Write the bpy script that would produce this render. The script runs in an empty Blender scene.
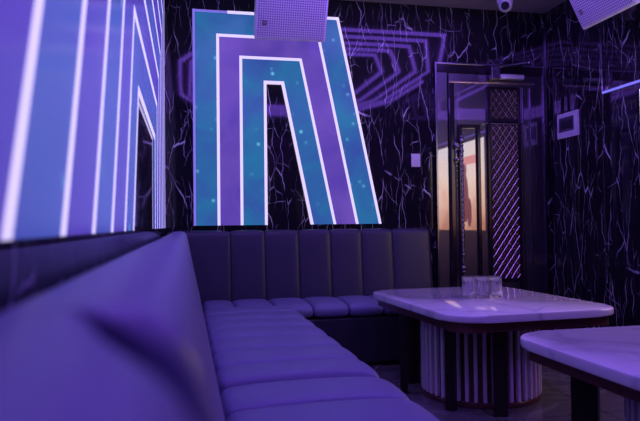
import bpy, bmesh, math, random
from mathutils import Vector, Matrix
C = bpy.context.scene
COL = C.collection
PI = math.pi

# ------------------------------------------------------------------ camera
cam = bpy.data.cameras.new('camera'); camo = bpy.data.objects.new('camera', cam); COL.objects.link(camo)
fw = Vector((0.21104, 0.97720, 0.02324)).normalized()
rt = Vector((0.97746, -0.21083, -0.01140)); rt = (rt - fw * rt.dot(fw)).normalized()
up = rt.cross(fw)
M = Matrix((rt, up, -fw)).transposed().to_4x4(); M.translation = Vector((0, 0, 1.0))
camo.matrix_world = M
cam.lens = 35; cam.sensor_width = 36; cam.clip_start = 0.01; cam.clip_end = 60
cam.dof.use_dof = True; cam.dof.focus_distance = 4.4; cam.dof.aperture_fstop = 4.0
C.camera = camo
# ------------------------------------------------------------------ world, exposure
w = bpy.data.worlds.new('world'); C.world = w; w.use_nodes = True
w.node_tree.nodes['Background'].inputs[0].default_value = (0.05, 0.04, 0.12, 1)
w.node_tree.nodes['Background'].inputs[1].default_value = 0.3
C.view_settings.view_transform = 'Standard'; C.view_settings.look = 'None'
C.view_settings.exposure = 0.0; C.view_settings.gamma = 1.0; C.view_settings.use_curve_mapping = False
HEX_E = (2.35, 0.92, 9.2)       # ceiling neon
STRIP_E = (0.74, 0.64, 1.0)    # white LED strips
TV_K = 3.6

# room
XL, XR, YB, YF, ZC = -0.156, 3.097, 4.9, -1.9, 2.84

# ------------------------------------------------------------------ material helpers
class NT:
    def __init__(s, name):
        s.m = bpy.data.materials.new(name); s.m.use_nodes = True
        s.t = s.m.node_tree; s.b = s.t.nodes['Principled BSDF']
    def n(s, typ, **k):
        nd = s.t.nodes.new(typ)
        for a, v in k.items():
            if a.startswith('i_'):
                key = a[2:]; key = int(key) if key.isdigit() else key.replace('_', ' ')
                s.set(nd, key, v)
            else: setattr(nd, a, v)
        return nd
    def set(s, nd, key, v):
        if isinstance(v, bpy.types.NodeSocket): s.t.links.new(v, nd.inputs[key])
        else:
            if isinstance(v, tuple) and len(v) == 3 and nd.inputs[key].type == 'RGBA': v = v + (1,)
            nd.inputs[key].default_value = v
    def math(s, op, a, b=None, c=None, clamp=False):
        nd = s.n('ShaderNodeMath', operation=op); nd.use_clamp = clamp
        for i, v in enumerate((a, b, c)):
            if v is not None: s.set(nd, i, v)
        return nd.outputs[0]
    def mix(s, f, a, b):
        nd = s.n('ShaderNodeMix', data_type='RGBA'); s.set(nd, 0, f); s.set(nd, 6, a); s.set(nd, 7, b)
        return nd.outputs[2]
    def ramp(s, f, stops):
        nd = s.n('ShaderNodeValToRGB'); s.set(nd, 0, f); e = nd.color_ramp.elements
        while len(e) < len(stops): e.new(0.5)
        for el, (p, c) in zip(e, stops): el.position = p; el.color = c if len(c) == 4 else c + (1,)
        return nd.outputs[0]
    def coord(s, kind='Object'):
        return s.n('ShaderNodeTexCoord').outputs[kind]
    def vmap(s, vec, scale=(1, 1, 1), loc=(0, 0, 0), rot=(0, 0, 0)):
        nd = s.n('ShaderNodeMapping'); s.set(nd, 'Vector', vec)
        nd.inputs['Scale'].default_value = scale; nd.inputs['Location'].default_value = loc; nd.inputs['Rotation'].default_value = rot
        return nd.outputs[0]
    def P(s, **k):
        for a, v in k.items(): s.set(s.b, a.replace('_', ' '), v)
        return s
    def bump(s, h, strength=0.2, dist=0.01):
        nd = s.n('ShaderNodeBump'); s.set(nd, 'Height', h); nd.inputs['Strength'].default_value = strength; nd.inputs['Distance'].default_value = dist
        s.t.links.new(nd.outputs[0], s.b.inputs['Normal']); return s

def simple(name, col, rough=0.5, metal=0.0, noise=0.08, nscale=30, bump=0.0, **k):
    t = NT(name); v = t.coord()
    nz = t.n('ShaderNodeTexNoise', i_Vector=v, i_Scale=float(nscale), i_Detail=4.0)
    c2 = tuple(min(1, c * (1 + noise * 2)) for c in col); c1 = tuple(c * (1 - noise * 2) for c in col)
    t.P(Base_Color=t.mix(nz.outputs[0], c1, c2), Roughness=rough, Metallic=metal)
    t.P(**k)
    if bump: t.bump(nz.outputs[0], bump, 0.002)
    return t.m

def black_marble(name, axis):
    """black polished marble with fine, mostly upright, broken white veins"""
    t = NT(name); co = t.coord(); sp = t.n('ShaderNodeSeparateXYZ', i_0=co)
    uv = t.n('ShaderNodeCombineXYZ', i_0=sp.outputs[axis], i_1=sp.outputs[2 if axis != 2 else 1]).outputs[0]
    def layer(sx, sy, dist, width, mlo, mhi, seed, dscale):
        v = t.vmap(uv, (1, 1, 1), (seed, seed * 1.7, 0))
        nz = t.n('ShaderNodeTexNoise', i_Vector=v, i_Scale=dscale, i_Detail=3.0)
        off = t.n('ShaderNodeVectorMath', operation='SUBTRACT', i_0=nz.outputs[1], i_1=(0.5, 0.5, 0.5))
        off2 = t.n('ShaderNodeVectorMath', operation='SCALE', i_0=off.outputs[0]); off2.inputs[3].default_value = dist
        add = t.n('ShaderNodeVectorMath', operation='ADD', i_0=v, i_1=off2.outputs[0])
        vm = t.vmap(add.outputs[0], (sx, sy, 1))
        vo = t.n('ShaderNodeTexVoronoi', feature='DISTANCE_TO_EDGE', voronoi_dimensions='2D', i_Vector=vm, i_Scale=1.0)
        line = t.math('SUBTRACT', 1.0, t.math('DIVIDE', vo.outputs[0], width), clamp=True)
        mk = t.n('ShaderNodeTexNoise', i_Vector=t.vmap(v, (1, .55, 1), (seed + 3, 0, 0)), i_Scale=6.5, i_Detail=2.0)
        m2 = t.n('ShaderNodeMapRange', i_0=mk.outputs[0], i_1=mlo, i_2=mhi); m2.clamp = True
        return t.math('MULTIPLY', line, m2.outputs[0])
    a = layer(9.0, 1.7, 0.10, 0.020, 0.44, 0.58, 1.3, 5.0)
    b = layer(17.0, 3.6, 0.06, 0.028, 0.49, 0.64, 7.9, 9.0)
    c = layer(4.5, 2.6, 0.25, 0.010, 0.52, 0.60, 4.1, 3.0)
    s_ = t.math('ADD', t.math('ADD', a, t.math('MULTIPLY', b, 0.5)), t.math('MULTIPLY', c, 0.5), clamp=True)
    cl = t.n('ShaderNodeTexNoise', i_Vector=uv, i_Scale=2.2, i_Detail=5.0)
    base = t.mix(cl.outputs[0], (0.004, 0.004, 0.006), (0.022, 0.020, 0.028))
    t.P(Base_Color=t.mix(s_, base, (0.85, 0.82, 0.88)), Roughness=0.045, IOR=1.45)
    wv = t.n('ShaderNodeTexNoise', i_Vector=uv, i_Scale=1.7, i_Detail=1.0)
    t.bump(wv.outputs[0], 0.05, 0.02)
    return t.m

def white_marble():
    t = NT('white_marble'); co = t.coord()
    nz = t.n('ShaderNodeTexNoise', i_Vector=co, i_Scale=2.2, i_Detail=6.0, i_Roughness=0.6)
    d = t.n('ShaderNodeVectorMath', operation='SCALE', i_0=nz.outputs[1]); d.inputs[3].default_value = 0.45
    v = t.n('ShaderNodeVectorMath', operation='ADD', i_0=co, i_1=d.outputs[0])
    vo = t.n('ShaderNodeTexVoronoi', feature='DISTANCE_TO_EDGE', i_Vector=t.vmap(v.outputs[0], (1.6, 2.6, 1), (0, 0, 0), (0, 0, .5)), i_Scale=1.0)
    ln = t.math('SUBTRACT', 1.0, t.math('DIVIDE', vo.outputs[0], 0.05), clamp=True)
    mk = t.n('ShaderNodeTexNoise', i_Vector=co, i_Scale=3.0)
    ln = t.math('MULTIPLY', ln, t.math('MULTIPLY', mk.outputs[0], 0.85), clamp=True)
    base = t.mix(nz.outputs[0], (0.74, 0.73, 0.75), (0.86, 0.85, 0.86))
    t.P(Base_Color=t.mix(ln, base, (0.38, 0.38, 0.46)), Roughness=0.035, IOR=1.6)
    return t.m

def floor_mat():
    t = NT('grey_floor_tile'); co = t.coord()
    nz = t.n('ShaderNodeTexNoise', i_Vector=co, i_Scale=1.8, i_Detail=7.0, i_Distortion=1.2)
    vein = t.ramp(nz.outputs[0], [(0.46, (0, 0, 0)), (0.5, (1, 1, 1)), (0.54, (0, 0, 0))])
    br = t.n('ShaderNodeTexBrick', i_Vector=t.vmap(co, (1, 1, 1), (0.25, 0.1, 0)), i_Scale=1.0)
    br.offset = 0.0; br.inputs['Brick Width'].default_value = 0.6; br.inputs['Row Height'].default_value = 0.6
    br.inputs['Mortar Size'].default_value = 0.004
    c = t.mix(vein, (0.13, 0.12, 0.125), (0.19, 0.18, 0.19))
    t.P(Base_Color=t.mix(br.outputs['Fac'], c, (0.05, 0.05, 0.05)), Roughness=0.12)
    return t.m

def glow_band(name, c1, c2, star, k=1.0, nsc=3.0):
    """printed acrylic, softly backlit, glossy face; projected laser stars painted in as tiny dots"""
    t = NT(name); co = t.coord()
    nz = t.n('ShaderNodeTexNoise', i_Vector=co, i_Scale=nsc, i_Detail=5.0, i_Distortion=0.6)
    c = t.mix(t.math('MULTIPLY_ADD', nz.outputs[0], 2.2, -0.6, clamp=True), c1, c2)
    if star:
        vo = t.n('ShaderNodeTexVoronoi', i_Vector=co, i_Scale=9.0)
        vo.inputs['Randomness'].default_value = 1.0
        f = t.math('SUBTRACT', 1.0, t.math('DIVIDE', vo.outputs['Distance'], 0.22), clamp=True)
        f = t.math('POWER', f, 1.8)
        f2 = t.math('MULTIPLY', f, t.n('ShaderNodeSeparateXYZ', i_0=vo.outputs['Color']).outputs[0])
        c = t.mix(f2, c, (0.22, 0.75, 1.0))  # cyan dots put projected laser stars into the band's glow
    t.P(Base_Color=(0.02, 0.02, 0.05), Emission_Color=c, Emission_Strength=k, Roughness=0.2, IOR=1.35)
    return t.m

def emit(name, col, k=1.0):
    t = NT(name); t.P(Base_Color=(0.3, 0.3, 0.3), Emission_Color=col, Emission_Strength=k, Roughness=0.4)
    return t.m

MT = {}
MT['marble_x'] = black_marble('black_marble_back', 0)
MT['marble_y'] = black_marble('black_marble_side', 1)
MT['wmarble'] = white_marble()
MT['floor'] = floor_mat()
MT['ceiling'] = simple('ceiling_paint', (0.34, 0.30, 0.31), 0.7, nscale=8)
MT['steel'] = simple('dark_steel_trim', (0.30, 0.28, 0.32), 0.22, 1.0)
def door_sheet():
    t = NT('polished_dark_door'); t.P(Base_Color=(0.30, 0.28, 0.30), Metallic=1.0, Roughness=0.03)
    b2 = t.n('ShaderNodeBsdfPrincipled', i_Base_Color=(0.34, 0.30, 0.42), i_Metallic=1.0, i_Roughness=0.42)
    mx = t.n('ShaderNodeMixShader', i_0=0.3, i_1=t.b.outputs[0], i_2=b2.outputs[0])
    t.t.links.new(mx.outputs[0], t.t.nodes['Material Output'].inputs[0]); return t.m
MT['door_mirror'] = door_sheet()
MT['door_dark'] = simple('black_door_frame', (0.035, 0.028, 0.035), 0.16, 0.6)
MT['bronze'] = simple('bronze_lattice', (0.90, 0.72, 0.55), 0.25, 1.0)
MT['matt'] = simple('matt_black_backing', (0.012, 0.010, 0.012), 0.6)
MT['pull'] = simple('dark_twisted_metal', (0.30, 0.28, 0.32), 0.25, 1.0)
MT['chrome'] = simple('chrome', (0.75, 0.74, 0.78), 0.15, 1.0)
MT['closer'] = simple('grey_closer_body', (0.72, 0.70, 0.74), 0.35, 0.3)
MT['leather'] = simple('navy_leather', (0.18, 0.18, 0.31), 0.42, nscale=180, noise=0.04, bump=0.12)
MT['leather_shaded'] = simple('shaded_navy_leather', (0.035, 0.035, 0.06), 0.42, nscale=180, noise=0.04, bump=0.12)  # same leather as the seats, darkened to paint in the backrest's shade
MT['leather_base'] = simple('dark_leather_base', (0.035, 0.035, 0.045), 0.5, nscale=120)
MT['wood'] = simple('dark_reddish_wood', (0.13, 0.045, 0.045), 0.3, nscale=12, noise=0.2)
MT['post'] = simple('black_brown_post', (0.02, 0.012, 0.012), 0.35, nscale=12, noise=0.2)
MT['slat'] = simple('pale_slat', (0.78, 0.70, 0.76), 0.4)
MT['spk'] = simple('white_speaker_shell', (0.78, 0.76, 0.80), 0.45)
MT['black'] = simple('black_plastic', (0.012, 0.012, 0.014), 0.3)
MT['white'] = simple('white_plastic', (0.78, 0.77, 0.80), 0.4)
MT['lcd'] = simple('dark_display', (0.10, 0.09, 0.14), 0.12)
MT['strip'] = emit('white_led_strip', STRIP_E, 1.0)
MT['edge'] = emit('violet_edge_light', (0.16, 0.12, 0.60), 1.0)
MT['hex'] = emit('violet_neon', HEX_E, 1.0)
MT['line'] = emit('blue_violet_led', (0.16, 0.15, 0.80), 1.0)
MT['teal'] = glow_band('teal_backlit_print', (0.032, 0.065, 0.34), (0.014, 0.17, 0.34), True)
MT['purple'] = glow_band('purple_backlit_print', (0.075, 0.040, 0.36), (0.15, 0.075, 0.44), False)
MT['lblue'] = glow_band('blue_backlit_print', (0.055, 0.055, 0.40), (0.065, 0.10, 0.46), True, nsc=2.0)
MT['lpurple'] = glow_band('violet_backlit_print', (0.065, 0.040, 0.42), (0.10, 0.060, 0.46), False)
# speaker grille with round perforations
t = NT('perforated_grille'); co = t.coord('UV')
sp = t.n('ShaderNodeSeparateXYZ', i_0=co)
a = t.math('SINE', t.math('MULTIPLY', t.math('ADD', sp.outputs[0], sp.outputs[1]), 2 * PI * 30))
b = t.math('SINE', t.math('MULTIPLY', t.math('SUBTRACT', sp.outputs[0], sp.outputs[1]), 2 * PI * 30))
f = t.math('GREATER_THAN', t.math('MULTIPLY', a, b), 0.25)
t.P(Base_Color=t.mix(f, (0.66, 0.63, 0.70), (0.16, 0.14, 0.20)), Roughness=0.5); MT['grille'] = t.m
# cut crystal
t = NT('cut_crystal'); t.P(Base_Color=(1, 1, 1), Roughness=0.02, IOR=1.55, Transmission_Weight=0.93); MT['glass'] = t.m
# television picture: a figure in dark red before a bright beige set, a red caption
def tv_mat():
    t = NT('television_picture'); sp = t.n('ShaderNodeSeparateXYZ', i_0=t.coord())
    Y, Z = sp.outputs[1], sp.outputs[2]
    nz = t.n('ShaderNodeTexNoise', i_Vector=t.coord(), i_Scale=3.0, i_Detail=5.0)
    g = t.math('MULTIPLY_ADD', Z, 1.15, -1.15)
    g = t.math('ADD', g, t.math('MULTIPLY_ADD', nz.outputs[0], 0.9, -0.4), clamp=True)
    c = t.ramp(g, [(0.0, (0.50, 0.22, 0.12)), (0.35, (0.82, 0.52, 0.36)), (0.65, (0.90, 0.72, 0.56)), (1.0, (0.76, 0.72, 0.70))])
    def ell(y, z, a, b):
        e = t.math('ADD', t.math('POWER', t.math('DIVIDE', t.math('SUBTRACT', Y, y), a), 2.0),
                   t.math('POWER', t.math('DIVIDE', t.math('SUBTRACT', Z, z), b), 2.0))
        return t.math('LESS_THAN', e, 1.0)
    body = t.math('MAXIMUM', ell(3.20, 1.28, 0.085, 0.27), t.math('MAXIMUM', ell(3.19, 1.60, 0.05, 0.075), ell(3.30, 1.12, 0.06, 0.16)))
    c = t.mix(body, c, (0.16, 0.03, 0.035))
    cap = t.n('ShaderNodeTexBrick', i_Vector=t.vmap(t.n('ShaderNodeCombineXYZ', i_0=Y, i_1=Z).outputs[0], (1, 1, 1), (0.0, 0.02, 0)), i_Scale=16.0)
    inb = t.math('MULTIPLY', t.math('LESS_THAN', t.math('ABSOLUTE', t.math('SUBTRACT', Z, 1.70)), 0.045),
                 t.math('LESS_THAN', t.math('ABSOLUTE', t.math('SUBTRACT', Y, 3.30)), 0.20))
    c = t.mix(t.math('MULTIPLY', inb, t.math('MULTIPLY_ADD', cap.outputs['Fac'], -0.6, 0.9)), c, (0.70, 0.16, 0.12))
    t.P(Base_Color=(0.02, 0.02, 0.02), Emission_Color=c, Emission_Strength=TV_K, Roughness=0.2)
    return t.m
MT['tv'] = tv_mat()

# ------------------------------------------------------------------ mesh helpers
def link(name, bm, mat, parent=None, smooth=False):
    me = bpy.data.meshes.new(name); bmesh.ops.recalc_face_normals(bm, faces=bm.faces); bm.to_mesh(me); bm.free()
    if smooth:
        for p in me.polygons: p.use_smooth = True
        if smooth != 'all': me.set_sharp_from_angle(angle=math.radians(35))
    me.materials.append(MT[mat]); o = bpy.data.objects.new(name, me); COL.objects.link(o)
    if parent is not None: o.parent = parent
    return o
def thing(name, label, cat, loc=(0, 0, 0), rz=0.0, group=None):
    o = bpy.data.objects.new(name, None); COL.objects.link(o); o.location = loc; o.rotation_euler = (0, 0, rz)
    o.empty_display_size = 0.1; return tag(o, label, cat, group)
def tag(o, label, cat, group=None):
    o['label'] = label; o['category'] = cat
    if group: o['group'] = group
    return o
def struct(o): o['kind'] = 'structure'; return o
def box(bm, x0, x1, y0, y1, z0, z1, bev=0.0, seg=2):
    r = bmesh.ops.create_cube(bm, size=1.0)['verts']
    for v in r: v.co = Vector((x0 + (v.co.x + .5) * (x1 - x0), y0 + (v.co.y + .5) * (y1 - y0), z0 + (v.co.z + .5) * (z1 - z0)))
    if bev:
        es = {e for v in r for e in v.link_edges}
        bmesh.ops.bevel(bm, geom=list(es), offset=bev, segments=seg, affect='EDGES', profile=0.5)
    return bm
def B(*a, **k): return box(bmesh.new(), *a, **k)
def prism(bm, pts, fn, d0, d1):
    """extrude a 2D polygon; fn(u, v, d) -> 3D point"""
    a = [bm.verts.new(fn(u, v, d0)) for u, v in pts]; b = [bm.verts.new(fn(u, v, d1)) for u, v in pts]
    n = len(pts); bm.faces.new(a); bm.faces.new(b[::-1])
    for i in range(n): bm.faces.new((a[i], b[i], b[(i + 1) % n], a[(i + 1) % n]))
    return bm
def lathe(bm, prof, n=24, fr=None, cx=0, cy=0):
    rings = []
    for r, z in prof:
        if r < 1e-6: rings.append([bm.verts.new((cx, cy, z))])
        else: rings.append([bm.verts.new((cx + r * (fr(i, n, z) if fr else 1) * math.cos(2 * PI * i / n), cy + r * (fr(i, n, z) if fr else 1) * math.sin(2 * PI * i / n), z)) for i in range(n)])
    for a, b in zip(rings, rings[1:]):
        for i in range(n):
            j = (i + 1) % n
            if len(a) == 1 and len(b) == 1: continue
            if len(a) == 1: bm.faces.new((a[0], b[i], b[j]))
            elif len(b) == 1: bm.faces.new((a[i], b[0], a[j]))
            else: bm.faces.new((a[i], b[i], b[j], a[j]))
    return bm
def tube(bm, p, q, r, n=10, r2=None):
    p, q = Vector(p), Vector(q); d = (q - p); L = d.length
    res = bmesh.ops.create_cone(bm, cap_ends=True, segments=n, radius1=r, radius2=r if r2 is None else r2, depth=L)['verts']
    Mx = Matrix.Translation((p + q) / 2) @ d.to_track_quat('Z', 'Y').to_matrix().to_4x4()
    bmesh.ops.transform(bm, matrix=Mx, verts=res); return bm
def ball(bm, c, r, s=(1, 1, 1)):
    res = bmesh.ops.create_uvsphere(bm, u_segments=16, v_segments=10, radius=r)['verts']
    for v in res: v.co = Vector((v.co.x * s[0] + c[0], v.co.y * s[1] + c[1], v.co.z * s[2] + c[2]))
    return bm
def copy_tree(o):
    c = o.copy(); COL.objects.link(c)
    for ch in o.children:
        d = ch.copy(); COL.objects.link(d); d.parent = c
        for g in ch.children:
            e = g.copy(); COL.objects.link(e); e.parent = d
    return c
def rrect(hx, hy, r, n=8):
    pts = []
    for sx, sy, a0 in ((1, 1, 0), (-1, 1, 90), (-1, -1, 180), (1, -1, 270)):
        for i in range(n + 1):
            a = math.radians(a0 + 90 * i / n); pts.append((sx * (hx - r) + r * math.cos(a), sy * (hy - r) + r * math.sin(a)))
    return pts

# ------------------------------------------------------------------ room shell
struct(link('floor', B(XL, XR, YF, YB, -0.05, 0.0), 'floor'))
struct(link('ceiling', B(XL, XR, YF, YB, ZC, ZC + .05), 'ceiling'))
struct(link('wall_back', B(XL - .1, XR + .1, YB, YB + .1, -.05, ZC + .05), 'marble_x'))
struct(link('wall_left', B(XL - .1, XL, YF, YB, -.05, ZC + .05), 'marble_y'))
struct(link('wall_right', B(XR, XR + .1, YF, YB, -.05, ZC + .05), 'marble_y'))
struct(link('wall_front', B(XL - .1, XR + .1, YF - .1, YF, -.05, ZC + .05), 'marble_x'))
struct(link('trim_1', B(XR - .003, XR, 4.136, 4.146, 0, ZC), 'chrome'))
struct(link('trim_2', B(XR - .008, XR, YB - .008, YB, 0, ZC), 'steel'))
struct(link('trim_3', B(XR - .003, XR, 2.936, 2.946, 0, ZC), 'chrome'))

# ------------------------------------------------------------------ illuminated wall panels
def led_panel(root, lines, z0, fn, mats, depth=0.022, sw=0.028, PR=.005, SB=.001, edge_first=True):
    """lines: nested (left, top, right_at_top, right_at_bottom); fn(u, z, d) -> point"""
    for k in range(len(lines) - 1):
        l, t_, rt_, rb = lines[k]; l2, t2, rt2, rb2 = lines[k + 1]
        bm = bmesh.new()
        for q in ([(l, z0), (l2, z0), (l2, t2), (l, t_)], [(l, t_), (l2, t2), (rt2, t2), (rt_, t_)], [(rt_, t_), (rt2, t2), (rb2, z0), (rb, z0)]):
            prism(bm, q, fn, 0.001, depth)
        link('coloured_band', bm, mats[k % 2], root)
    for k, (l, t_, rt_, rb) in enumerate(lines):
        h = sw / 2; sl = 1 if rb > l else -1
        bm = bmesh.new()
        def leg(a, b):   # bar from (a, z0) to (b, t_)
            prism(bm, [(a - h, z0), (a + h, z0), (b + h, t_ + h), (b - h, t_ + h)], fn, SB, depth + PR)
        if k == 0 and edge_first:
            e = bmesh.new()
            prism(e, [(l - h * .8, z0), (l + h * .8, z0), (l + h * .8, t_ + h), (l - h * .8, t_ + h)], fn, 0.001, depth + .004)
            prism(e, [(l, t_ - h * .8), (l + .26, t_ - h * .8), (l + .26, t_ + h * .8), (l, t_ + h * .8)], fn, 0.001, depth + .004)
            link('violet_edge_strip', e, 'edge', root)
            prism(bm, [(l + .26, t_ - h), (rt_, t_ - h), (rt_, t_ + h), (l + .26, t_ + h)], fn, SB, depth + PR)
        else:
            leg(l, l)
            prism(bm, [(l, t_ - h), (rt_, t_ - h), (rt_, t_ + h), (l, t_ + h)], fn, SB, depth + PR * .9)
        leg(rb, rt_)
        link('led_strip', bm, 'strip', root)

p1 = thing('illuminated_wall_panel', 'teal and purple backlit arch panel with white light lines on the back wall', 'light panel', (0.8, YB, 1.0))
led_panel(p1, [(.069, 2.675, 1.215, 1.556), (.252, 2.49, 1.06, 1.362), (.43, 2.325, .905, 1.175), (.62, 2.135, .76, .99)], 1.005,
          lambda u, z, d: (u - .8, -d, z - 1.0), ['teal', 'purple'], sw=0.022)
yb = [.32, .599, .861, 1.134, 1.41, 1.704, 1.979]; yb = [q * .962 for q in yb]; yr = [4.78, 4.52, 4.26, 4.0, 3.75, 3.5, 3.25]; zt = [2.79, 2.57, 2.35, 2.13, 1.91, 1.69, 1.47]; zt = [1 + (q - 1) * .962 for q in zt]
p2 = thing('illuminated_wall_panel', 'violet and blue backlit stepped panel running along the left wall above the long sofa', 'light panel', (XL, 2.5, 1.0))
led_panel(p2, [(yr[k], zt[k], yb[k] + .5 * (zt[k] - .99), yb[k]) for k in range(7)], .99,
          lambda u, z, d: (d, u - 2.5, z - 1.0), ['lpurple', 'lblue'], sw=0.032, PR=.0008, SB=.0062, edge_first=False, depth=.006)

# ceiling neon: five nested long octagons
hx = thing('ceiling_neon_light', 'violet ceiling light of nested octagons, mirrored in the marble beside the arch panel', 'ceiling light', (1.47, 1.9, ZC))
for ty, wx, sx in ((3.39, .54, .84), (3.57, .65, 1.04), (3.77, .79, 1.24), (3.98, .89, 1.40), (4.19, 1.0, 1.52)):
    a, b = ty - 1.9, .80 + (sx - .84) * .15
    pts = [(wx, a), (sx, b), (sx, -b), (wx, -a), (-wx, -a), (-sx, -b), (-sx, b), (-wx, a)]
    e = .019
    k1 = [(u + math.copysign(e, u) * (1 if abs(abs(u) - sx) < 1e-6 else .45), v + math.copysign(e, v) * (.45 if abs(abs(u) - sx) < 1e-6 else 1)) for u, v in pts]
    k0 = [(2 * u - p, 2 * v - q) for (u, v), (p, q) in zip(pts, k1)]
    bm = bmesh.new()
    for i in range(8):
        prism(bm, [k1[i], k1[(i + 1) % 8], k0[(i + 1) % 8], k0[i]], lambda u, v, d: (u, v, d), -0.025, -0.001)
    link('neon_ring', bm, 'hex', hx)

# LED line on the right wall and the television below it
tag(link('wall_light_line', B(XR - .012, XR - .001, 1.2, 4.13, 1.968, 1.984), 'line'),
    'thin blue violet light line along the right wall, level with the wall panel', 'light')
tv = thing('television', 'large wall television mirrored in the dark door, showing a figure in dark red', 'television', (XR, 3.05, .90))
o = link('bezel', B(-.05, -.002, -.65, .65, 0, 1.02, bev=.006), 'black', tv)
o = link('screen', B(XR - .0535, XR - .0502, 2.42, 3.68, .925, 1.905), 'tv', None)
o.parent = tv; o.matrix_parent_inverse = Matrix.Translation((-XR, -3.05, -.90))

# ------------------------------------------------------------------ door
jamb_l, jamb_r, dtop = 2.045, 3.06, 2.355
bm = bmesh.new()
box(bm, jamb_l, jamb_l + .015, YB - .05, YB - .001, 0, dtop, bev=.002)
box(bm, jamb_r - .015, jamb_r, YB - .05, YB - .001, 0, dtop, bev=.002)
box(bm, jamb_l + .0155, jamb_r - .0155, YB - .05, YB - .001, dtop - .015, dtop, bev=.002)
d1 = struct(link('door_1', B(jamb_l + .016, jamb_r - .016, YB - .02, YB - .001, .001, dtop - .016), 'door_dark'))
struct(link('door_frame_edge', bm, 'steel', d1))
bm = bmesh.new(); box(bm, jamb_l + .016, 2.155, YB - .035, YB - .021, .001, 2.27); box(bm, 2.97, jamb_r - .016, YB - .035, YB - .021, .001, 2.27)
link('jamb', bm, 'door_mirror', d1)
link('header', B(jamb_l + .016, jamb_r - .016, YB - .04, YB - .021, 2.272, dtop - .016), 'door_dark', d1)
# leaf, turned a little on its right-hand hinges
leaf = thing('door_leaf', 'mirror-dark metal door with lattice inserts and a long twisted pull', 'door', (2.955, YB - .045, 0), math.radians(-0.5))
def LB(*a, **k):
    a = list(a); a[0] -= 2.955; a[1] -= 2.955; return B(*a, **k)
link('leaf_sheet', LB(2.165, 2.955, -.012, .012, .012, 2.262, bev=.002), 'door_mirror', leaf)
link('top_rail', LB(2.165, 2.955, -.018, -.0125, 2.185, 2.2, bev=.002), 'bronze', leaf)
bm = bmesh.new()
box(bm, 2.17 - 2.955, 2.205 - 2.955, -.03, -.0125, .02, 2.18, bev=.003)
link('stile', bm, 'door_dark', leaf)
bm = bmesh.new()
for x0, x1, z0, z1 in ((2.238, 2.268, .12, 1.83), (2.405, 2.435, .12, 1.83), (2.2685, 2.4045, 1.80, 1.83), (2.2685, 2.4045, .12, .15)):
    box(bm, x0 - 2.955, x1 - 2.955, -.035, -.0125, z0, z1, bev=.005)
link('panel_moulding', bm, 'door_dark', leaf)
bm = bmesh.new()
for x0, x1, z0, z1 in ((2.50, 2.528, .12, 2.16), (2.785, 2.81, .12, 2.16), (2.5285, 2.7845, 2.14, 2.16), (2.5285, 2.7845, 1.855, 1.885), (2.5285, 2.7845, .50, .53)):
    box(bm, x0 - 2.955, x1 - 2.955, -.035, -.0125, z0, z1, bev=.005)
link('lattice_frame', bm, 'door_dark', leaf)
bm = bmesh.new(); box(bm, 2.455 - 2.955, 2.90 - 2.955, -.030, -.0125, 1.835, 1.85, bev=.003); link('cross_rail', bm, 'steel', leaf)
bm = bmesh.new(); box(bm, 2.828 - 2.955, 2.842 - 2.955, -.028, -.0125, .12, 2.16, bev=.003); box(bm, 2.90 - 2.955, 2.912 - 2.955, -.028, -.0125, .12, 2.16, bev=.003)
link('edge_rod', bm, 'steel', leaf)
link('lattice_backing', LB(2.529, 2.784, -.0165, -.0125, .531, 1.854), 'matt', leaf); link('lattice_backing', LB(2.529, 2.784, -.0165, -.0125, 1.886, 2.139), 'matt', leaf)
def lattice(x0, x1, z0, z1, cw=.0585, ch=.082):
    bm = bmesh.new()
    def seg(p, q, r, y):
        # clip to rectangle
        (a, b), (c, d) = p, q; t0, t1 = 0., 1.
        for s, e, lo, hi in ((a, c, x0, x1), (b, d, z0, z1)):
            dd = e - s
            if abs(dd) < 1e-9:
                if s < lo or s > hi: return
                continue
            ta, tb = (lo - s) / dd, (hi - s) / dd
            if ta > tb: ta, tb = tb, ta
            t0, t1 = max(t0, ta), min(t1, tb)
        if t1 - t0 < 1e-3: return
        P0 = (a + (c - a) * t0 - 2.955, y, b + (d - b) * t0); P1 = (a + (c - a) * t1 - 2.955, y, b + (d - b) * t1)
        if (Vector(P0) - Vector(P1)).length > .004: tube(bm, P0, P1, r, 4)
    k = ch / cw; W = x1 - x0; H = z1 - z0
    n = int(H / ch) + int(W / cw) + 3
    for i in range(-n, n):
        c0 = z0 + i * ch
        seg((x0, c0), (x1, c0 + W * k), .0028, -.022); seg((x0, c0), (x1, c0 - W * k), .0028, -.022)
    # small diamond ring in each cell
    r = 0
    z = z0
    while z < z1 + ch:
        off = 0 if r % 2 == 0 else cw / 2
        x = x0 + off
        while x < x1 + cw:
            cxz = (x + (cw / 2), z)
            if x0 + .008 < cxz[0] < x1 - .008 and z0 + .01 < z < z1 - .01:
                px = cxz[0] - 2.955; a_, b_ = cw * .13, ch * .13
                vs = [bm.verts.new(c) for c in ((px - a_, -.017, z), (px, -.017, z + b_), (px + a_, -.017, z), (px, -.017, z - b_), (px, -.026, z))]
                for k_ in range(4): bm.faces.new((vs[k_], vs[(k_ + 1) % 4], vs[4]))
                bm.faces.new(vs[3::-1])
            x += cw
        z += ch / 2; r += 1
    return bm
link('lattice_insert', lattice(2.529, 2.784, 1.886, 2.139), 'bronze', leaf)
link('lattice_insert', lattice(2.529, 2.784, .531, 1.854), 'bronze', leaf)
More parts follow.
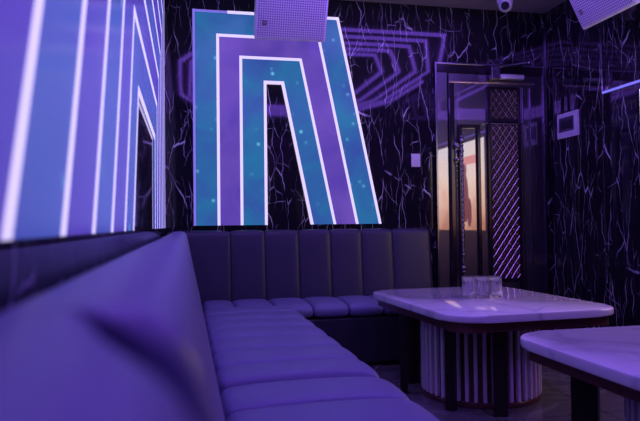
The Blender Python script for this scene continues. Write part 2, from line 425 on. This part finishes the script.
# long twisted pull
bm = bmesh.new(); hxp = 2.245 - 2.955; hy = -.075; n = 14; N = 260; rings = []
for i in range(N + 1):
    z = .66 + (1.66 - .66) * i / N; ring = []
    for j in range(n):
        a = 2 * PI * j / n; r = .0105 + .003 * math.sin(3 * a + z * 150); ring.append(bm.verts.new((hxp + r * math.cos(a), hy + r * math.sin(a), z)))
    rings.append(ring)
for a, b in zip(rings, rings[1:]):
    for j in range(n): bm.faces.new((a[j], b[j], b[(j + 1) % n], a[(j + 1) % n]))
bm.faces.new(rings[0][::-1]); bm.faces.new(rings[-1])
hnd = link('twisted_pull', bm, 'pull', leaf, smooth='all')
for z in (.63, 1.69):
    bm = ball(bmesh.new(), (hxp, hy, z), .022, (1, 1, 1.2)); ball(bm, (hxp, hy, z + (.03 if z > 1 else -.03)), .014)
    link('finial', bm, 'pull', hnd, smooth=True)
for z in (.74, 1.60):
    bm = tube(bmesh.new(), (hxp, hy, z), (hxp, -.036, z), .008); ball(bm, (hxp, hy, z), .018)
    link('bracket', bm, 'pull', hnd, smooth=True)
bm = bmesh.new(); tube(bm, (2.215 - 2.955, -.0305, 1.64), (2.215 - 2.955, -.055, 1.64), .024, 20); tube(bm, (2.215 - 2.955, -.0305, 1.53), (2.215 - 2.955, -.050, 1.53), .02, 20)
ball(bm, (2.215 - 2.955, -.06, 1.64), .02); ball(bm, (2.215 - 2.955, -.055, 1.53), .016); box(bm, 2.198 - 2.955, 2.232 - 2.955, -.036, -.0305, 1.49, 1.68, bev=.004)
link('lock', bm, 'pull', leaf, smooth=True)
# closer
dc = thing('door_closer', 'small silver door closer with slanting arm above the lattice door', 'door closer', (2.62, YB - .06, 2.27))
link('closer_body', B(-.02, .20, -.075, -.02, -.055, -.015, bev=.010), 'closer', dc, smooth=True)
link('mounting_block', B(-.10, -.022, -.07, -.012, -.06, .045, bev=.005), 'steel', dc)
bm = bmesh.new(); tube(bm, (-.06, -.045, .046), (.275, -.02, .105), .012); ball(bm, (.275, -.02, .105), .016)
link('arm', bm, 'chrome', dc, smooth=True)

# ------------------------------------------------------------------ sofas
def chaikin(p, it=3, closed=True):
    for _ in range(it):
        q = []
        for i in range(len(p)):
            a, b = p[i], p[(i + 1) % len(p)]
            q.append((a[0] * .75 + b[0] * .25, a[1] * .75 + b[1] * .25)); q.append((a[0] * .25 + b[0] * .75, a[1] * .25 + b[1] * .75))
        p = q
    return p
def sweep(prof, s0, s1, seams, fn, amp=.014, rend=.035, step=.012, front_only=False, sharp=4.0, crease=.0):
    """prof: closed (a, z) loop, counter-clockwise; channels puff out between seams; ends rounded"""
    prof = chaikin(prof); n = len(prof)
    area = sum(prof[i][0] * prof[(i + 1) % n][1] - prof[(i + 1) % n][0] * prof[i][1] for i in range(n))
    nr = []
    for i in range(n):
        a, b = prof[i - 1], prof[(i + 1) % n]; d = (b[0] - a[0], b[1] - a[1]); L = math.hypot(*d) or 1
        nn = (d[1] / L, -d[0] / L); nn = nn if area > 0 else (-nn[0], -nn[1]); nr.append(nn)
    ss = [s0 + rend * (1 - math.cos(PI / 2 * i / 6)) for i in range(6)]
    m = max(2, int((s1 - s0 - 2 * rend) / step)); ss += [s0 + rend + (s1 - s0 - 2 * rend) * i / m for i in range(m + 1)]
    ss += [s1 - rend * (1 - math.cos(PI / 2 * i / 6)) for i in range(5, -1, -1)]
    for q in seams:
        if s0 + rend < q < s1 - rend: ss += [q - .008, q - .004, q - .0015, q, q + .0015, q + .004, q + .008]
    ss = sorted(ss); cuts = [s0] + [q for q in sorted(seams) if s0 < q < s1] + [s1]
    bm = bmesh.new(); rings = []
    for s in ss:
        for a, b in zip(cuts, cuts[1:]):
            if a <= s <= b + 1e-9: break
        t = (s - a) / (b - a); puff = max(0, 1 - abs(2 * t - 1) ** sharp) ** .5
        e = min(s - s0, s1 - s); ins = 0
        if e < rend: ins = rend * (1 - math.sqrt(max(0, 1 - (1 - e / rend) ** 2)))
        dn = min([abs(s - q) for q in cuts[1:-1]] + [9])
        off = -amp * (1 - puff) - (crease * math.exp(-(dn / .006) ** 2) if e > rend else 0)
        wf = [min(1, max(0, (p[0] - .112) / .05)) ** 1.3 if front_only else 1 for p in prof]
        rings.append([bm.verts.new(fn(prof[i][0] + nr[i][0] * (off - ins * wf[i]), prof[i][1] + nr[i][1] * (off - ins * wf[i]), s)) for i in range(n)])
    for a, b in zip(rings, rings[1:]):
        for i in range(n): bm.faces.new((a[i], b[i], b[(i + 1) % n], a[(i + 1) % n]))
    bm.faces.new(rings[0]); bm.faces.new(rings[-1][::-1])
    return bm
# section measured from the wall: a = distance into the room
BACK = [(.012, .08), (.010, .5), (.008, .84), (.012, .925), (.055, .956), (.112, .970), (.158, .957), (.172, .90), (.218, .66), (.262, .46), (.262, .36), (.20, .10)]
SEAT = [(.26, .365), (.26, .44), (.30, .462), (.55, .470), (.80, .466), (.865, .445), (.875, .40), (.855, .355), (.78, .345), (.4, .345)]
def left_sofa(s0, s1, seams, label, seat=True):
    cy = (s0 + s1) / 2
    r = thing('sofa_section', label, 'sofa', (XL, cy, 0), 0, 'leather sofa sections along the walls')
    f = lambda a, z, s: (a, s - cy, z)
    link('backrest', sweep(BACK, s0, s1, seams if s0 > 1 else [], f, amp=.010 if s0 > 1 else 0, rend=.10 if s0 < 0 else .03, front_only=s0 < 1), 'leather', r, smooth='all')
    if seat: 
        sa, sb = s0, min(s1, 4.19)
        link('seat_cushion', sweep(SEAT, sa + .022, sb - (.018 if sb < 3 else 0), seams, f, amp=.020, rend=.03, sharp=3.0, crease=.016), 'leather', r, smooth=True)
        link('base', B(.20, .83, sa - cy + .006, sb - cy, .06, .345, bev=.01), 'leather_base', r)
        link('plinth', B(.22, .80, sa - cy + .02, sb - cy - .01, .0, .0598), 'black', r)
    return r
sm = [2.2 + .29 * k for k in range(1, 7)]
left_sofa(2.205, 4.715, sm + [4.2, 4.48], 'channelled violet lit leather sofa section on the left wall reaching the corner')
left_sofa(.272, 2.195, [2.2 - .31 * k for k in range(1, 6)] + [.62], 'long leather sofa section nearer the camera on the left wall, behind the foreground hump')
left_sofa(-1.6, .268, [-.05, -.36, -.67, -.98, -1.29], 'blurred rounded leather sofa end closest to the camera, bottom left', seat=True)
# back run
BW, BE = -.015 + .02, 1.96
r = thing('sofa_section', 'shade-darkened upright channelled leather sofa section against the back wall under the arch panel', 'sofa', (1.0, YB, 0), 0, 'leather sofa sections along the walls')
BACK2 = [(.012, .08), (.010, .5), (.008, .86), (.012, .945), (.04, .966), (.09, .968), (.115, .95), (.125, .90), (.15, .66), (.175, .46), (.175, .36), (.16, .10)]
SEAT2 = [(.17, .345), (.17, .43), (.22, .455), (.40, .462), (.60, .456), (.675, .435), (.69, .395), (.675, .355), (.62, .345), (.3, .345)]
f = lambda a, z, s: (s - 1.0, -a, z)
bs = [.33, .595, .86, 1.115, 1.37, 1.63]
link('backrest', sweep(BACK2, -.145, BE, bs, f, amp=.018, rend=.03), 'leather_shaded', r, smooth=True)
link('seat_cushion', sweep(SEAT2, .115, BE, bs, f, amp=.020, rend=.03, sharp=3.0, crease=.014), 'leather', r, smooth=True)
link('base', B(.13 - 1, BE - 1 - .01, -.665, -.19, .03, .345, bev=.008), 'leather_base', r)
link('plinth', B(.15 - 1, BE - 1 - .03, -.64, -.20, .0, .0298), 'black', r)

# ------------------------------------------------------------------ tables
def table(cx, cy, hx_, hy_, rz, dcx, dcy, label, angs, h=.55):
    r = thing('marble_table', label, 'table', (cx, cy, 0), rz, 'marble topped tables')
    pts = rrect(hx_, hy_, .18)
    bm = bmesh.new(); prism(bm, pts, lambda u, v, d: (u, v, d), h - .037, h)
    es = [e for e in bm.edges if abs(e.verts[0].co.z - e.verts[1].co.z) < 1e-6]
    bmesh.ops.bevel(bm, geom=es, offset=.009, segments=3, affect='EDGES', profile=.5)
    link('tabletop', bm, 'wmarble', r, smooth=True)
    bm = bmesh.new(); prism(bm, rrect(hx_ - .045, hy_ - .045, .09), lambda u, v, d: (u, v, d), h - .090, h - .0375)
    link('apron', bm, 'wood', r, smooth=True)
    R = .34; dx, dy = dcx - cx, dcy - cy
    link('drum_core', lathe(bmesh.new(), [(0, .03), (R - .02, .03), (R - .02, h - .0955), (0, h - .0955)], 64, cx=dx, cy=dy), 'wood', r, smooth=True)
    link('drum_foot', lathe(bmesh.new(), [(0, 0), (R - .005, 0), (R, .006), (R, .024), (R - .005, .0298), (0, .0298)], 64, cx=dx, cy=dy), 'wood', r, smooth=True)
    n = 44
    for i in range(n):
        a = 2 * PI * i / n; bm = B(-.010, .010, R - .0195, R + .004, .032, h - .0965, bev=.003)
        bmesh.ops.transform(bm, matrix=Matrix.Translation((dx, dy, 0)) @ Matrix.Rotation(a, 4, 'Z'), verts=bm.verts)
        link('slat', bm, 'slat', r)
    for a, lr, wd in angs:
        bm = B(-wd, wd, lr - (.09 if wd > .06 else .04), lr, 0, h - .0955, bev=.004)
        bmesh.ops.transform(bm, matrix=Matrix.Translation((dx, dy, 0)) @ Matrix.Rotation(math.radians(a - 90), 4, 'Z'), verts=bm.verts)
        link('leg', bm, 'post', r)
    return r
table(1.722, 3.46, .498, .655, math.radians(2.5), 1.693, 3.42, 'marble topped table with drum of pale slats, carrying the crystal tumblers',
      [(254, .47, .034), (220, .44, .026), (164, .47, .03), (130, .46, .05), (77, .45, .03)])
table(1.785, 1.70, .515, .65, 0, 1.79, 1.74, 'marble topped table cut off by the right edge, nearest the camera, nothing on it',
      [(254, .45, .034), (220, .45, .026), (196, .45, .03), (140.5, .515, .062), (77, .45, .03)])

# ------------------------------------------------------------------ tumblers
def tumbler():
    r = thing('crystal_tumbler', '', 'glass', (0, 0, 0), 0, 'crystal tumblers clustered on the far table')
    H = .122
    def fr(i, n, z):
        if z > H - .016 or z < .003: return 1
        if z > .052: return 1.05 if i % 2 else .93                       # upright flutes
        k = int(z / .009); return 1.08 if (i + k) % 2 else .95            # cut diamonds
    rows = [(0, 0), (.030, 0), (.0315, .002)] + [(.032 + .0005 * k, .005 + .009 * k) for k in range(5)] + [(.0355, .056), (.037, H - .018), (.0378, H - .014), (.038, H)]
    bm = bmesh.new(); lathe(bm, rows, 24, fr)
    lathe(bm, [(.038, H), (.0355, H), (.034, .08), (.030, .03), (.027, .02), (0, .018)], 24); bmesh.ops.remove_doubles(bm, verts=bm.verts, dist=1e-5)
    link('glass_bowl', bm, 'glass', r)
    return r
tb = tumbler(); first = True
spots = [(1.665, 3.485, 'front row, left'), (1.748, 3.478, 'front row, middle'), (1.831, 3.47, 'front row, right'),
         (1.705, 3.58, 'back row, left'), (1.788, 3.573, 'back row, middle'), (1.871, 3.565, 'back row, right')]
for x, y, w_ in spots:
    o = tb if first else copy_tree(tb); first = False
    o.location = (x, y, .5502); o.rotation_euler = (0, 0, x * 7); a_, b_ = w_.split(', ')
    o['label'] = 'clear cut crystal tumbler on the slatted table, %s of the %s in the cluster' % (b_, a_)

# ------------------------------------------------------------------ speakers
def speaker(label, loc, rz):
    """front lower edge is the origin line; faces -Y locally, tilted down"""
    r = thing('wall_speaker', label, 'speaker', loc, rz, 'white wall speakers')
    T = Matrix.Rotation(math.radians(27), 4, 'X')
    def put(o): 
        o.matrix_local = T; return o
    W, H, D = .53, .33, .27
    bm = bmesh.new()
    prism(bm, [(0, 0), (W, 0), (W - .02, D), (.02, D)], lambda u, v, d: (u, v, d), 0, H)
    bmesh.ops.bevel(bm, geom=list(bm.edges), offset=.012, segments=3, affect='EDGES', profile=.5)
    put(link('cabinet', bm, 'spk', r, smooth=True))
    bm = B(.018, W - .018, -.005, .004, .018, H - .018, bev=.003)
    uvl = bm.loops.layers.uv.new('UVMap')
    for f_ in bm.faces:
        for lp in f_.loops: lp[uvl].uv = (lp.vert.co.x, lp.vert.co.z)
    g = put(link('grille', bm, 'grille', r))
    bg = link('badge', B(.052, .084, -.0085, -.0052, .105, .137, bev=.002), 'black', g)
    bm = bmesh.new(); segs = 20; 
    for i in range(segs):
        a, b = 2 * PI * i / segs, 2 * PI * (i + 1) / segs
        tube(bm, (.068 + .009 * math.cos(a), -.009, .121 + .009 * math.sin(a)), (.068 + .009 * math.cos(b), -.009, .121 + .009 * math.sin(b)), .0011, 5)
    tube(bm, (.062, -.009, .121), (.074, -.009, .121), .0011, 5)
    m_ = link('badge_emblem', bm, 'spk', g)
    bm = bmesh.new(); c0 = T @ Vector((W / 2, D, H / 2))
    tube(bm, c0, (W / 2, loc_wall, c0.z - .0), .018); box(bm, W / 2 - .06, W / 2 + .06, loc_wall - .012, loc_wall, c0.z - .07, c0.z + .07, bev=.004)
    link('bracket', bm, 'black', r)
    return r
loc_wall = YB - 4.5 - .0005
speaker('white perforated speaker tilted down above the arch panel on the back wall', (.497, 4.5, 2.36), 0)
loc_wall = XR - 2.72 - .0005
speaker('white perforated speaker cut off at the top right corner, over the right wall', (2.72, 3.83, 2.335), math.radians(-90))

# ------------------------------------------------------------------ small fittings
cc = thing('security_camera', 'white dome security camera with black lens hanging from the ceiling above the door', 'camera', (2.53, 4.55, ZC))
link('housing', lathe(bmesh.new(), [(0, -.001), (.065, -.001), (.065, -.05), (.06, -.075), (.0, -.08)], 28), 'white', cc, smooth=True)
link('eyeball', ball(bmesh.new(), (0, -.005, -.088), .054), 'white', cc, smooth=True)
dv = Vector((-.5, -.80, -.35)).normalized(); c0 = Vector((0, -.005, -.088))
bm = bmesh.new(); tube(bm, c0 + dv * .035, c0 + dv * .056, .032, 24); link('lens', bm, 'black', cc, smooth=True)

cp = thing('wall_control_panel', 'white framed control box with dark window on the right wall near the door', 'control panel', (XR, 4.57, 1.70))
bm = bmesh.new()
for y0, y1, z0, z1 in ((-.14, -.09, 0, .205), (.125, .14, 0, .205), (-.09, .125, 0, .05), (-.09, .125, .170, .205)):
    box(bm, -.016, -.001, y0, y1, z0, z1)
link('frame', bm, 'white', cp)
link('window', B(-.010, -.001, -.0895, .1245, .0505, .1695), 'lcd', cp)
bm = bmesh.new()
box(bm, -.013, -.0102, -.06, .095, .075, .145, bev=.002)
link('switch_cover', bm, 'black', cp)

sw = thing('wall_switch', 'small white switch plate on the black marble between arch panel and door', 'switch', (1.88, YB, 1.475))
link('plate', B(-.04, .04, -.01, -.001, 0, .11, bev=.004), 'white', sw)
link('rocker', B(-.022, .022, -.014, -.0102, .025, .085, bev=.002), 'white', sw)
